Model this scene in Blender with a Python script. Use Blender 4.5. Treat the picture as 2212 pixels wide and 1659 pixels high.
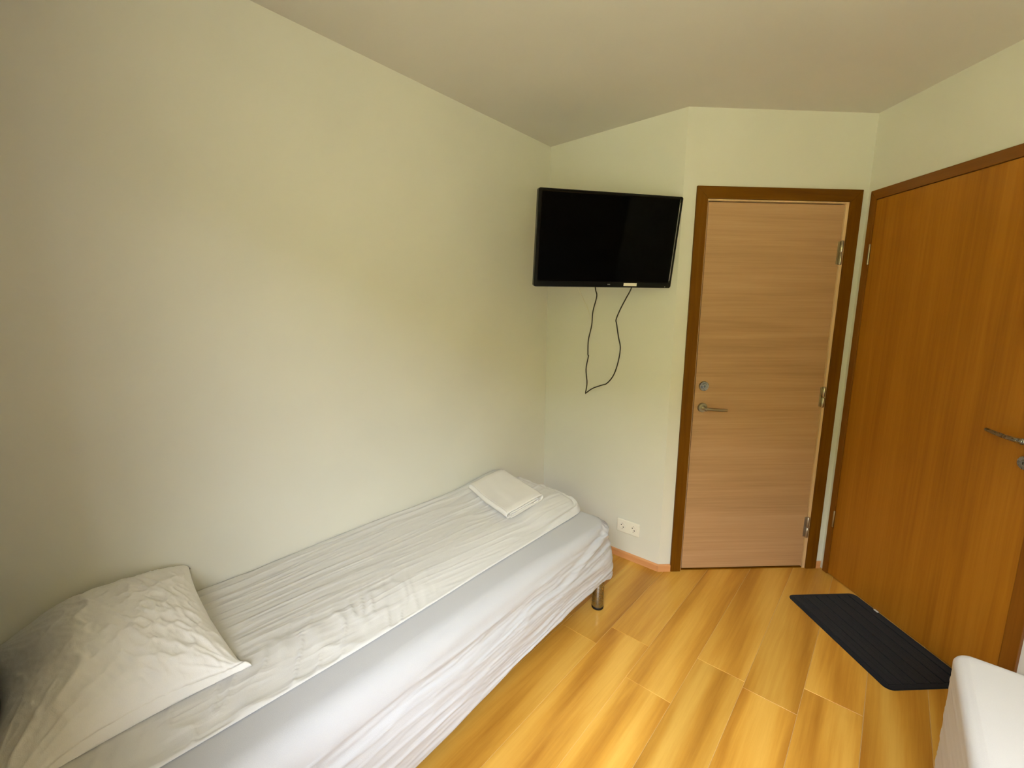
import bpy, bmesh, math, random
import numpy as np
from mathutils import Vector, Matrix

for o in list(bpy.data.objects):
    bpy.data.objects.remove(o)
SC = bpy.context.scene
COL = SC.collection

# ------------------------------------------------------------------ camera
CAM_H = 1.4652
cam_d = bpy.data.cameras.new('camera')
cam_d.sensor_fit = 'HORIZONTAL'
cam_d.sensor_width = 36.0
cam_d.lens = 951.55 / 2212 * 36.0
cam_d.clip_start = 0.02
cam = bpy.data.objects.new('camera', cam_d)
COL.objects.link(cam)
CR = ((0.7543, 0.6565, 0.0091), (-0.1107, 0.1135, 0.9874), (-0.6472, 0.7457, -0.1583))
cam.matrix_world = Matrix(((CR[0][0], CR[1][0], -CR[2][0], 0),
                           (CR[0][1], CR[1][1], -CR[2][1], 0),
                           (CR[0][2], CR[1][2], -CR[2][2], CAM_H),
                           (0, 0, 0, 1)))
SC.camera = cam

# ------------------------------------------------------------------ sky, exposure
W = bpy.data.worlds.new('sky')
SC.world = W
W.use_nodes = True
bg = W.node_tree.nodes['Background']
bg.inputs['Color'].default_value = (0.90, 0.95, 1.0, 1)   # evenly bright overcast sky
bg.inputs['Strength'].default_value = 34.5
SC.view_settings.view_transform = 'Standard'
SC.view_settings.look = 'None'
SC.view_settings.gamma = 1.0
SC.view_settings.use_curve_mapping = False
SC.view_settings.exposure = 0.0
SC.cycles.use_denoising = True
SC.cycles.max_bounces = 16
SC.cycles.diffuse_bounces = 10
SC.cycles.glossy_bounces = 6
SC.cycles.transparent_max_bounces = 12

# window opening in the rear wall behind the camera (x0, x1, z0, z1), its inner wall plane and thickness
WIN = (-0.42, 1.02, 0.80, 2.28)
REAR_Y = -0.19
REAR_T = 0.30
por_d = bpy.data.lights.new('window_daylight_portal', 'AREA')
por_d.shape = 'RECTANGLE'
por_d.size = WIN[1] - WIN[0]
por_d.size_y = WIN[3] - WIN[2]
por_d.cycles.is_portal = True
por = bpy.data.objects.new('window_daylight_portal', por_d)
COL.objects.link(por)
por.location = ((WIN[0] + WIN[1]) / 2, REAR_Y - REAR_T - 0.01, (WIN[2] + WIN[3]) / 2)
por.rotation_euler = (math.radians(90), 0, 0)     # -Z points to +Y (into the room)

# ------------------------------------------------------------------ room layout (metres)
XL = -1.729                     # left wall
YF = 2.3356                     # far wall (behind the television)
XR = 1.05                       # right side wall, outside the picture
HC = 2.4747
C0 = (-0.8947, YF)              # corner between far wall and the wall of the pale door
TH = math.radians(44.01)
DW = 0.9786                     # length of the pale door's wall
U = (math.cos(TH), math.sin(TH))
C1 = (C0[0] + DW * U[0], C0[1] + DW * U[1])
PH = TH - math.radians(89.93)
V = (math.cos(PH), math.sin(PH))
RW = (XR - C1[0]) / V[0]        # length of the right wall
YR = C1[1] + RW * V[1]

# ------------------------------------------------------------------ materials
def new_mat(name):
    m = bpy.data.materials.new(name)
    m.use_nodes = True
    nt = m.node_tree
    return m, nt, nt.nodes['Principled BSDF']

def N(nt, kind, **kw):
    n = nt.nodes.new(kind)
    for k, v in kw.items():
        if k.startswith('i_'):
            n.inputs[k[2:].replace('_', ' ')].default_value = v
        else:
            setattr(n, k, v)
    return n

def L(nt, a, b):
    nt.links.new(a, b)

def ramp(nt, fac, stops):
    r = N(nt, 'ShaderNodeValToRGB')
    el = r.color_ramp.elements
    while len(el) < len(stops):
        el.new(0.5)
    for e, (p, c) in zip(el, stops):
        e.position = p
        e.color = (*c, 1)
    L(nt, fac, r.inputs['Fac'])
    return r.outputs['Color']

def bump(nt, bs, height, strength, dist):
    b = N(nt, 'ShaderNodeBump')
    b.inputs['Strength'].default_value = strength
    b.inputs['Distance'].default_value = dist
    L(nt, height, b.inputs['Height'])
    L(nt, b.outputs['Normal'], bs.inputs['Normal'])

def mat_plain(name, col, rough=0.5, metal=0.0, spec=0.5):
    m, nt, bs = new_mat(name)
    bs.inputs['Base Color'].default_value = (*col, 1)
    bs.inputs['Roughness'].default_value = rough
    bs.inputs['Metallic'].default_value = metal
    bs.inputs['Specular IOR Level'].default_value = spec
    return m

def mat_paint(name, col, var=0.03, scale=900, strength=0.12):
    m, nt, bs = new_mat(name)
    tc = N(nt, 'ShaderNodeTexCoord')
    n1 = N(nt, 'ShaderNodeTexNoise', i_Scale=1.7, i_Detail=3.0)
    L(nt, tc.outputs['Object'], n1.inputs['Vector'])
    c = ramp(nt, n1.outputs['Fac'], [(0.3, tuple(x * (1 - var) for x in col)), (0.7, tuple(min(1, x * (1 + var)) for x in col))])
    L(nt, c, bs.inputs['Base Color'])
    bs.inputs['Roughness'].default_value = 0.62
    bs.inputs['Specular IOR Level'].default_value = 0.3
    n2 = N(nt, 'ShaderNodeTexNoise', i_Scale=float(scale) / 6, i_Detail=3.0)
    L(nt, tc.outputs['Object'], n2.inputs['Vector'])
    bump(nt, bs, n2.outputs['Fac'], strength, 0.001)
    return m

def mat_wood(name, dark, mid, light, axis='Z', grain=60.0, stretch=0.035, rough=0.4, spec=0.4, contrast=1.0, per_obj=False, figure=0.0, coat=0.0):
    """wood: fine streaks stretched along one object axis, plus slow colour drift and optional cathedral figure"""
    m, nt, bs = new_mat(name)
    tc = N(nt, 'ShaderNodeTexCoord')
    src = tc.outputs['Object']
    if per_obj:
        oi = N(nt, 'ShaderNodeObjectInfo')
        off = N(nt, 'ShaderNodeVectorMath', operation='SCALE')
        off.inputs[0].default_value = (37.1, 91.7, 13.3)
        L(nt, oi.outputs['Random'], off.inputs['Scale'])
        add = N(nt, 'ShaderNodeVectorMath', operation='ADD')
        L(nt, src, add.inputs[0])
        L(nt, off.outputs['Vector'], add.inputs[1])
        src = add.outputs['Vector']
    sc = [grain, grain, grain]
    sc['XYZ'.index(axis)] = grain * stretch
    mp = N(nt, 'ShaderNodeMapping')
    mp.inputs['Scale'].default_value = sc
    L(nt, src, mp.inputs['Vector'])
    n1 = N(nt, 'ShaderNodeTexNoise', i_Scale=1.0, i_Detail=5.0, i_Roughness=0.65, i_Distortion=0.3)
    L(nt, mp.outputs['Vector'], n1.inputs['Vector'])
    sc2 = [grain * 0.13] * 3
    sc2['XYZ'.index(axis)] = grain * 0.13 * max(stretch * 2.2, 0.03)
    mp2 = N(nt, 'ShaderNodeMapping')
    mp2.inputs['Scale'].default_value = sc2
    L(nt, src, mp2.inputs['Vector'])
    n2 = N(nt, 'ShaderNodeTexNoise', i_Scale=1.0, i_Detail=3.0, i_Distortion=0.8)
    L(nt, mp2.outputs['Vector'], n2.inputs['Vector'])
    mx = N(nt, 'ShaderNodeMix', data_type='FLOAT')
    mx.inputs[0].default_value = 0.5
    L(nt, n1.outputs['Fac'], mx.inputs[2])
    L(nt, n2.outputs['Fac'], mx.inputs[3])
    fac = mx.outputs[0]
    if figure > 0:
        wv = N(nt, 'ShaderNodeTexWave', wave_type='BANDS', bands_direction='DIAGONAL', i_Scale=0.55, i_Distortion=6.0, i_Detail=2.0)
        wv.inputs['Detail Scale'].default_value = 0.7
        L(nt, mp2.outputs['Vector'], wv.inputs['Vector'])
        mf = N(nt, 'ShaderNodeMix', data_type='FLOAT')
        mf.inputs[0].default_value = figure
        L(nt, fac, mf.inputs[2])
        L(nt, wv.outputs['Fac'], mf.inputs[3])
        fac = mf.outputs[0]
    w = 0.22 / contrast
    c = ramp(nt, fac, [(0.5 - w, dark), (0.5, mid), (0.5 + w, light)])
    if per_obj:
        hs = N(nt, 'ShaderNodeHueSaturation')
        mr = N(nt, 'ShaderNodeMapRange')
        mr.inputs['To Min'].default_value = 0.90
        mr.inputs['To Max'].default_value = 1.09
        L(nt, oi.outputs['Random'], mr.inputs['Value'])
        L(nt, mr.outputs['Result'], hs.inputs['Value'])
        L(nt, c, hs.inputs['Color'])
        c = hs.outputs['Color']
    L(nt, c, bs.inputs['Base Color'])
    bs.inputs['Roughness'].default_value = rough
    bs.inputs['Specular IOR Level'].default_value = spec
    bs.inputs['Coat Weight'].default_value = coat
    bs.inputs['Coat Roughness'].default_value = 0.25
    bump(nt, bs, n1.outputs['Fac'], 0.12, 0.0008)
    return m

def mat_fabric(name, col, weave=1500, strength=0.25, rough=0.9, wr=0.0, wrs=(8, 30, 8)):
    m, nt, bs = new_mat(name)
    tc = N(nt, 'ShaderNodeTexCoord')
    n1 = N(nt, 'ShaderNodeTexNoise', i_Scale=float(weave) / 3, i_Detail=2.0)
    L(nt, tc.outputs['Object'], n1.inputs['Vector'])
    c = ramp(nt, n1.outputs['Fac'], [(0.3, tuple(x * 0.97 for x in col)), (0.7, col)])
    L(nt, c, bs.inputs['Base Color'])
    bs.inputs['Roughness'].default_value = rough
    bs.inputs['Specular IOR Level'].default_value = 0.15
    bs.inputs['Sheen Weight'].default_value = 0.1
    h = n1.outputs['Fac']
    if wr > 0:
        mp = N(nt, 'ShaderNodeMapping')
        mp.inputs['Scale'].default_value = wrs
        L(nt, tc.outputs['Object'], mp.inputs['Vector'])
        n2 = N(nt, 'ShaderNodeTexNoise', i_Scale=1.0, i_Detail=4.0, i_Distortion=1.2, i_Roughness=0.6)
        L(nt, mp.outputs['Vector'], n2.inputs['Vector'])
        ma = N(nt, 'ShaderNodeMath', operation='MULTIPLY_ADD')
        ma.inputs[1].default_value = wr
        L(nt, n2.outputs['Fac'], ma.inputs[0])
        L(nt, n1.outputs['Fac'], ma.inputs[2])
        h = ma.outputs[0]
    bump(nt, bs, h, strength, 0.001)
    return m

def mat_metal(name, col, rough, aniso=None):
    m, nt, bs = new_mat(name)
    tc = N(nt, 'ShaderNodeTexCoord')
    n = N(nt, 'ShaderNodeTexNoise', i_Scale=120.0, i_Detail=3.0)
    L(nt, tc.outputs['Object'], n.inputs['Vector'])
    mr = N(nt, 'ShaderNodeMapRange')
    mr.inputs['To Min'].default_value = rough * 0.8
    mr.inputs['To Max'].default_value = rough * 1.25
    L(nt, n.outputs['Fac'], mr.inputs['Value'])
    L(nt, mr.outputs['Result'], bs.inputs['Roughness'])
    bs.inputs['Base Color'].default_value = (*col, 1)
    bs.inputs['Metallic'].default_value = 1.0
    return m

M = {}
M['wall'] = mat_paint('wall_paint', (0.69, 0.682, 0.615))
M['wall_dark'] = mat_paint('unseen_dark_paint', (0.36, 0.31, 0.24))  # for walls out of view, darkened to cut the light they bounce back
M['ceiling'] = mat_paint('ceiling_paint', (0.61, 0.58, 0.53), scale=500, strength=0.3)
M['floor'] = mat_wood('laminate', (0.40, 0.165, 0.018), (0.60, 0.305, 0.045), (0.74, 0.44, 0.09), axis='Y', grain=46, stretch=0.045, rough=0.36, spec=0.42, per_obj=True, figure=0.24, contrast=1.0)
M['subfloor'] = mat_plain('joint_glint', (0.80, 0.60, 0.30), 0.6)  # pale colour in the plank gaps imitates light caught on the bevelled edges
M['leaf_pale'] = mat_wood('pale_oak_veneer', (0.3871, 0.2258, 0.1106), (0.47, 0.2811, 0.1428), (0.5345, 0.3318, 0.1843), axis='X', grain=95, stretch=0.02, rough=0.5, spec=0.3, contrast=1.2)
M['casing_dark'] = mat_wood('stained_casing', (0.0935, 0.0319, 0.0022), (0.155, 0.056, 0.002), (0.1815, 0.07425, 0.0077), axis='Z', grain=55, stretch=0.05, rough=0.45, spec=0.1)
M['casing_dark_h'] = mat_wood('stained_casing_head', (0.0935, 0.0319, 0.0022), (0.155, 0.056, 0.002), (0.1815, 0.07425, 0.0077), axis='X', grain=55, stretch=0.05, rough=0.45, spec=0.1)
M['liner'] = mat_wood('pale_liner', (0.60, 0.40, 0.20), (0.72, 0.50, 0.27), (0.8, 0.58, 0.34), axis='Z', grain=60, stretch=0.03)
M['leaf_orange'] = mat_wood('orange_oak_veneer', (0.2673, 0.09356, 0.004455), (0.3564, 0.1354, 0.008019), (0.4188, 0.1737, 0.01426), axis='Z', grain=80, stretch=0.022, rough=0.42, spec=0.35)
M['casing_red'] = mat_wood('orange_casing', (0.165, 0.05148, 0.00264), (0.2178, 0.07392, 0.00462), (0.264, 0.099, 0.00792), axis='Z', grain=60, stretch=0.04)
M['casing_red_h'] = mat_wood('orange_casing_head', (0.165, 0.05148, 0.00264), (0.2178, 0.07392, 0.00462), (0.264, 0.099, 0.00792), axis='X', grain=60, stretch=0.04)
M['baseboard'] = mat_wood('beech_baseboard', (0.52, 0.23, 0.08), (0.65, 0.31, 0.125), (0.75, 0.39, 0.18), axis='X', grain=70, stretch=0.05)
M['sheet'] = mat_fabric('fitted_sheet', (0.525, 0.53, 0.56), wr=1.5, wrs=(40, 9, 60), strength=0.25)
M['sheet_smooth'] = mat_fabric('taut_sheet', (0.62, 0.60, 0.62), strength=0.2)
M['quilt'] = mat_fabric('crinkled_cotton', (0.68, 0.67, 0.66), wr=2.2, wrs=(90, 14, 30), strength=0.3)
M['pillowcase'] = mat_fabric('pillow_cotton', (0.88, 0.875, 0.87), wr=2.2, wrs=(45, 45, 45), strength=0.32)
M['towel'] = mat_fabric('terry', (0.78, 0.755, 0.73), weave=2400, strength=0.6)
M['curtain'] = mat_fabric('curtain_cloth', (0.035, 0.04, 0.055))
M['bedbase'] = mat_fabric('base_cloth', (0.35, 0.33, 0.31))
M['steel'] = mat_metal('brushed_steel', (0.36, 0.36, 0.355), 0.27)
M['nickel'] = mat_metal('satin_nickel', (0.46, 0.41, 0.30), 0.32)
M['dull_metal'] = mat_metal('dull_hinge', (0.50, 0.44, 0.38), 0.45)
M['black_gloss'] = mat_plain('gloss_black', (0.003, 0.003, 0.003), 0.18, spec=0.18)
M['black_matt'] = mat_plain('matt_black', (0.008, 0.008, 0.008), 0.5, spec=0.3)
M['screen'] = mat_plain('dark_screen', (0.0008, 0.0008, 0.0008), 0.06, spec=0.05)
M['white_label'] = mat_plain('paper_label', (0.75, 0.73, 0.66), 0.6)
M['grey'] = mat_plain('grey_print', (0.12, 0.12, 0.12), 0.5)
M['cable'] = mat_plain('cable_black', (0.02, 0.016, 0.008), 0.5)
M['cable_white'] = mat_plain('cable_white', (0.75, 0.71, 0.58), 0.5)
M['socket'] = mat_plain('socket_plastic', (0.82, 0.79, 0.70), 0.35)
M['hole'] = mat_plain('socket_hole', (0.02, 0.02, 0.018), 0.7)
M['mat'] = mat_fabric('ribbed_mat', (0.008, 0.009, 0.011), weave=900, strength=0.8)
M['mat_edge'] = mat_fabric('mat_border', (0.006, 0.007, 0.010), weave=600, strength=0.6)
M['frame_white'] = mat_plain('window_frame_paint', (0.8, 0.8, 0.78), 0.4)

def grass_mat():
    m, nt, bs = new_mat('green_slope')
    tc = N(nt, 'ShaderNodeTexCoord')
    n = N(nt, 'ShaderNodeTexNoise', i_Scale=2.2, i_Detail=5.0)
    L(nt, tc.outputs['Object'], n.inputs['Vector'])
    c = ramp(nt, n.outputs['Fac'], [(0.3, (0.125, 0.125, 0.035)), (0.7, (0.20, 0.19, 0.055))])
    L(nt, c, bs.inputs['Base Color'])
    bs.inputs['Roughness'].default_value = 0.9
    return m
M['grass'] = grass_mat()
M['yard'] = mat_paint('yard_gravel', (0.66, 0.60, 0.36), var=0.15, scale=60)

def glass_mat():
    m, nt, bs = new_mat('window_glass')
    out = nt.nodes['Material Output']
    nt.nodes.remove(bs)
    tr = N(nt, 'ShaderNodeBsdfTransparent')
    gl = N(nt, 'ShaderNodeBsdfGlossy')
    gl.inputs['Roughness'].default_value = 0.02
    lw = N(nt, 'ShaderNodeLayerWeight', i_Blend=0.5)      # symmetric Schlick-like falloff: both faces of the pane alike
    pw = N(nt, 'ShaderNodeMath', operation='POWER')
    pw.inputs[1].default_value = 5.0
    L(nt, lw.outputs['Facing'], pw.inputs[0])
    fr = N(nt, 'ShaderNodeMath', operation='MULTIPLY_ADD')
    fr.inputs[1].default_value = 0.9
    fr.inputs[2].default_value = 0.04
    L(nt, pw.outputs[0], fr.inputs[0])
    mx = N(nt, 'ShaderNodeMixShader')
    L(nt, fr.outputs[0], mx.inputs['Fac'])
    L(nt, tr.outputs['BSDF'], mx.inputs[1])
    L(nt, gl.outputs['BSDF'], mx.inputs[2])
    L(nt, mx.outputs['Shader'], out.inputs['Surface'])
    return m
M['glass'] = glass_mat()

# ------------------------------------------------------------------ object helpers
def obj(name, bm, mat, parent=None, smooth=False):
    me = bpy.data.meshes.new(name)
    bmesh.ops.recalc_face_normals(bm, faces=bm.faces)
    bm.to_mesh(me)
    bm.free()
    me.materials.append(mat)
    if smooth:
        for p in me.polygons:
            p.use_smooth = True
    o = bpy.data.objects.new(name, me)
    COL.objects.link(o)
    if parent is not None:
        o.parent = parent
    return o

def grid_obj(name, co, faces, mat, parent=None, smooth=True):
    me = bpy.data.meshes.new(name)
    me.from_pydata([tuple(c) for c in co], [], faces)
    me.materials.append(mat)
    bm = bmesh.new()
    bm.from_mesh(me)
    bmesh.ops.recalc_face_normals(bm, faces=bm.faces)
    bm.to_mesh(me)
    bm.free()
    if smooth:
        for p in me.polygons:
            p.use_smooth = True
    o = bpy.data.objects.new(name, me)
    COL.objects.link(o)
    if parent is not None:
        o.parent = parent
    return o

def empty(name, loc=(0, 0, 0), rz=0.0, kind=None, label=None, cat=None, group=None):
    o = bpy.data.objects.new(name, None)
    COL.objects.link(o)
    o.location = loc
    o.rotation_euler = (0, 0, rz)
    o.empty_display_size = 0.1
    tag(o, label, cat, group, kind)
    return o

def tag(o, label=None, cat=None, group=None, kind=None):
    if label: o['label'] = label
    if cat: o['category'] = cat
    if group: o['group'] = group
    if kind: o['kind'] = kind
    return o

def bx(bm, x0, x1, y0, y1, z0, z1):
    vs = [bm.verts.new((x, y, z)) for z in (z0, z1) for y in (y0, y1) for x in (x0, x1)]
    for f in ((0, 1, 3, 2), (4, 5, 7, 6), (0, 1, 5, 4), (2, 3, 7, 6), (0, 2, 6, 4), (1, 3, 7, 5)):
        bm.faces.new([vs[i] for i in f])
    return vs

def box(x0, x1, y0, y1, z0, z1, bev=0.0, seg=2):
    bm = bmesh.new()
    bx(bm, x0, x1, y0, y1, z0, z1)
    if bev > 0:
        bmesh.ops.bevel(bm, geom=bm.edges[:], offset=bev, segments=seg, affect='EDGES', profile=0.5)
    return bm

def prism(poly, y0, y1, bev=0.0):
    """polygon in the local x-z plane, extruded along y"""
    bm = bmesh.new()
    a = [bm.verts.new((x, y0, z)) for x, z in poly]
    b = [bm.verts.new((x, y1, z)) for x, z in poly]
    bm.faces.new(a)
    bm.faces.new(b[::-1])
    n = len(poly)
    for i in range(n):
        bm.faces.new((a[i], a[(i + 1) % n], b[(i + 1) % n], b[i]))
    if bev > 0:
        bmesh.ops.recalc_face_normals(bm, faces=bm.faces)
        bmesh.ops.bevel(bm, geom=bm.edges[:], offset=bev, segments=2, affect='EDGES', profile=0.5)
    return bm

def lathe(bm, prof, axis='Z', center=(0, 0, 0), seg=28):
    """prof: list of (radius, height) turned about an axis"""
    rings = []
    for r, h in prof:
        ring = []
        for i in range(seg):
            t = 2 * math.pi * i / seg
            a, b = r * math.cos(t), r * math.sin(t)
            p = {'Z': (a, b, h), 'Y': (a, h, b), 'X': (h, a, b)}[axis]
            ring.append(bm.verts.new((p[0] + center[0], p[1] + center[1], p[2] + center[2])))
        rings.append(ring)
    for k in range(len(rings) - 1):
        for i in range(seg):
            j = (i + 1) % seg
            bm.faces.new((rings[k][i], rings[k][j], rings[k + 1][j], rings[k + 1][i]))
    bm.faces.new(rings[0][::-1])
    bm.faces.new(rings[-1])

def turned(prof, axis='Z', center=(0, 0, 0), seg=28):
    bm = bmesh.new()
    lathe(bm, prof, axis, center, seg)
    return bm

def catmull(pts, n=10):
    P = [Vector(p) for p in pts]
    P = [P[0] * 2 - P[1]] + P + [P[-1] * 2 - P[-2]]
    out = []
    for i in range(1, len(P) - 2):
        for k in range(n):
            t = k / n
            a, b, c, d = P[i - 1], P[i], P[i + 1], P[i + 2]
            out.append(0.5 * ((2 * b) + (c - a) * t + (2 * a - 5 * b + 4 * c - d) * t * t + (3 * b - a - 3 * c + d) * t ** 3))
    out.append(P[-2])
    return out

def tube(path, rad, seg=10):
    """round tube along a path; rad is a number or one number per point"""
    bm = bmesh.new()
    rings = []
    n = len(path)
    up = Vector((0.3, 0.1, 1)).normalized()
    for i, p in enumerate(path):
        t = (path[min(i + 1, n - 1)] - path[max(i - 1, 0)]).normalized()
        a = t.cross(up)
        if a.length < 1e-3:
            a = t.cross(Vector((1, 0, 0)))
        a.normalize()
        b = t.cross(a)
        r = rad[i] if isinstance(rad, (list, tuple)) else rad
        rings.append([bm.verts.new(p + a * (r * math.cos(2 * math.pi * k / seg)) + b * (r * math.sin(2 * math.pi * k / seg))) for k in range(seg)])
    for i in range(n - 1):
        for k in range(seg):
            j = (k + 1) % seg
            bm.faces.new((rings[i][k], rings[i][j], rings[i + 1][j], rings[i + 1][k]))
    bm.faces.new(rings[0][::-1])
    bm.faces.new(rings[-1])
    return bm

_rng = np.random.RandomState(5)
_T = _rng.uniform(-1, 1, (256, 256))
def noise2(x, y, seed=0):
    """smooth value noise in [-1, 1] on arrays"""
    x = np.asarray(x, float) + seed * 17.31
    y = np.asarray(y, float) + seed * 7.77
    xi, yi = np.floor(x).astype(int), np.floor(y).astype(int)
    fx, fy = x - xi, y - yi
    fx, fy = fx * fx * (3 - 2 * fx), fy * fy * (3 - 2 * fy)
    g = lambda a, b: _T[a & 255, b & 255]
    return (g(xi, yi) * (1 - fx) + g(xi + 1, yi) * fx) * (1 - fy) + (g(xi, yi + 1) * (1 - fx) + g(xi + 1, yi + 1) * fx) * fy

def ridge(x, y, seed=0):
    """soft-crested folds in [0, 1]"""
    return (1 - np.abs(noise2(x, y, seed))) ** 2.5

def sstep(a, b, x):
    t = np.clip((np.asarray(x, float) - a) / (b - a), 0, 1)
    return t * t * (3 - 2 * t)

# ================================================================== the room
def wall_box(name, x0, x1, y0, y1, z0, z1, mat='wall'):
    return tag(obj(name, box(x0, x1, y0, y1, z0, z1), M[mat]), kind='structure')

wall_box('wall_left', XL - 0.15, XL, REAR_Y - REAR_T, YF + 0.15, -0.05, HC)
wall_box('wall_far', XL - 0.15, C0[0], YF, YF + 0.15, -0.05, HC)
wall_box('wall_near', XR, XR + 0.15, REAR_Y - REAR_T, YR + 0.1, -0.05, HC, 'wall_dark')

# rear wall with the window opening (behind the camera)
bm = bmesh.new()
ry0, ry1 = REAR_Y - REAR_T, REAR_Y
bx(bm, XL - 0.15, WIN[0], ry0, ry1, -0.05, HC)
bx(bm, WIN[1], XR + 0.15, ry0, ry1, -0.05, HC)
bx(bm, WIN[0], WIN[1], ry0, ry1, -0.05, WIN[2])
bx(bm, WIN[0], WIN[1], ry0, ry1, WIN[3], HC)
tag(obj('wall_rear', bm, M['wall_dark']), kind='structure')
win = empty('window_1', ((WIN[0] + WIN[1]) / 2, REAR_Y - REAR_T, WIN[2]), kind='structure')
hw, hh = (WIN[1] - WIN[0]) / 2, WIN[3] - WIN[2]
bm = bmesh.new()
for a in ((-hw, -hw + 0.06, 0, hh), (hw - 0.06, hw, 0, hh), (-hw + 0.06, hw - 0.06, 0, 0.06), (-hw + 0.06, hw - 0.06, hh - 0.06, hh)):
    bx(bm, a[0], a[1], 0.03, 0.09, a[2], a[3])
obj('window_frame', bm, M['frame_white'], win)
obj('pane', box(-hw + 0.055, hw - 0.055, 0.058, 0.062, 0.055, hh - 0.055), M['glass'], win)
obj('window_sill', box(-hw - 0.04, hw + 0.04, 0.09, REAR_T + 0.03, -0.03, 0.0, 0.006), M['frame_white'], win)

# ceiling
bm = bmesh.new()
bx(bm, XL - 0.15, XR + 0.2, REAR_Y - REAR_T, 3.4, HC, HC + 0.12)
tag(obj('ceiling', bm, M['ceiling']), kind='structure')

# walls of the two doors: local x runs along the wall, local y into the wall, z up
def door_wall(name, origin, ang, length, opening, e0, e1):
    s0, s1, zt = opening
    bm = bmesh.new()
    bx(bm, -e0, s0, 0, 0.09, -0.05, HC)
    bx(bm, s1, length + e1, 0, 0.09, -0.05, HC)
    bx(bm, s0, s1, 0, 0.09, zt, HC)
    bx(bm, -e0, length + e1, 0.09, 0.15, -0.05, HC)
    o = obj(name, bm, M['wall'])
    o.location = (origin[0], origin[1], 0)
    o.rotation_euler = (0, 0, ang)
    return tag(o, kind='structure')

door_wall('wall_middle', C0, TH, DW, (0.128, 0.878, 2.048), 0.0, 0.12)
door_wall('wall_right', C1, PH, RW, (0.060, 0.908, 2.049), 0.12, 0.12)

# floor: a sub-floor whose children are the laminate planks
floor = tag(obj('floor', box(XL - 0.1, XR + 0.1, REAR_Y - 0.1, 3.25, -0.06, -0.0016), M['subfloor']), kind='structure')
PW = 0.1864
PL = 1.285
row_joint = {0: 1.778, 1: 1.935, -1: 1.812, -2: 1.515, -3: 1.738, -4: 1.598, 2: 1.30, 3: 1.62}
rnd = random.Random(3)
plank_mesh = {}
def plank(x0, x1, y0, y1):
    key = (round(x1 - x0, 4), round(y1 - y0, 4))
    if key not in plank_mesh:
        w, l = key[0] / 2 - 0.0004, key[1] / 2 - 0.0004
        bm = box(-w, w, -l, l, -0.009, 0.0)
        top = [e for e in bm.edges if all(abs(v.co.z) < 1e-6 for v in e.verts)]
        bmesh.ops.bevel(bm, geom=top, offset=0.0012, segments=1, affect='EDGES')
        o = obj('plank', bm, M['floor'], floor)
        plank_mesh[key] = o.data
    else:
        o = bpy.data.objects.new('plank', plank_mesh[key])
        COL.objects.link(o)
        o.parent = floor
    o.location = ((x0 + x1) / 2, (y0 + y1) / 2, 0)
for k in range(-8, 8):
    x0 = -0.3105 + PW * k
    x1 = x0 + PW
    if x1 < XL or x0 > XR:
        continue
    j = row_joint.get(k, rnd.uniform(1.2, 2.0))
    ys = [j + PL * q for q in range(-3, 3)]
    lo, hi = REAR_Y - 0.08, 3.22
    # planks stop inside the walls
    hi = min(hi, (YF + 0.08) if x1 < C0[0] else 3.22)
    cuts = [lo] + [y for y in ys if lo + 0.05 < y < hi - 0.05] + [hi]
    for a, b in zip(cuts[:-1], cuts[1:]):
        plank(max(x0, XL - 0.05), min(x1, XR + 0.05), a, b)

# baseboards
def baseboard(name, origin, ang, s0, s1, m0=0.0, m1=0.0):
    """board 41 mm high, mitred by m0 / m1 at the ends, with an eased top"""
    bm = bmesh.new()
    prof = [(0, 0), (-0.012, 0), (-0.012, 0.034), (-0.009, 0.0395), (-0.004, 0.041), (0, 0.041)]
    A = [bm.verts.new((s0 + m0 * (-y / 0.012), y, z)) for y, z in prof]
    B = [bm.verts.new((s1 + m1 * (-y / 0.012), y, z)) for y, z in prof]
    n = len(prof)
    for i in range(n):
        bm.faces.new((A[i], A[(i + 1) % n], B[(i + 1) % n], B[i]))
    bm.faces.new(A)
    bm.faces.new(B[::-1])
    o = obj(name, bm, M['baseboard'])
    o.location = (origin[0], origin[1], 0.0005)
    o.rotation_euler = (0, 0, ang)
    return tag(o, kind='structure')
baseboard('baseboard_far', (XL, YF), 0, 0.013, C0[0] - XL, 0, 0.0049)
baseboard('baseboard_middle', C0, TH, 0.0005, 0.0675, -0.0046, 0)
baseboard('baseboard_corner', C0, TH, 0.9405, DW - 0.0005, 0, -0.012)
baseboard('baseboard_right', C1, PH, 0.9565, RW - 0.02)
baseboard('baseboard_left', (XL, REAR_Y), math.pi / 2, 0.0, YF - REAR_Y)

# ------------------------------------------------------------------ pale door in the wall beside the television
def casing_set(d, s0, s1, i0, i1, zt, zi, mv, mh, th=0.013):
    obj('casing', prism([(s0, 0.001), (i0, 0.001), (i0, zi), (s0, zt)], -th, 0.0, 0.0016), mv, d)
    obj('casing', prism([(i1, 0.001), (s1, 0.001), (s1, zt), (i1, zi)], -th, 0.0, 0.0016), mv, d)
    obj('casing_head', prism([(s0, zt), (i0, zi), (i1, zi), (s1, zt)], -th, 0.0, 0.0016), mh, d)

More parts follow.
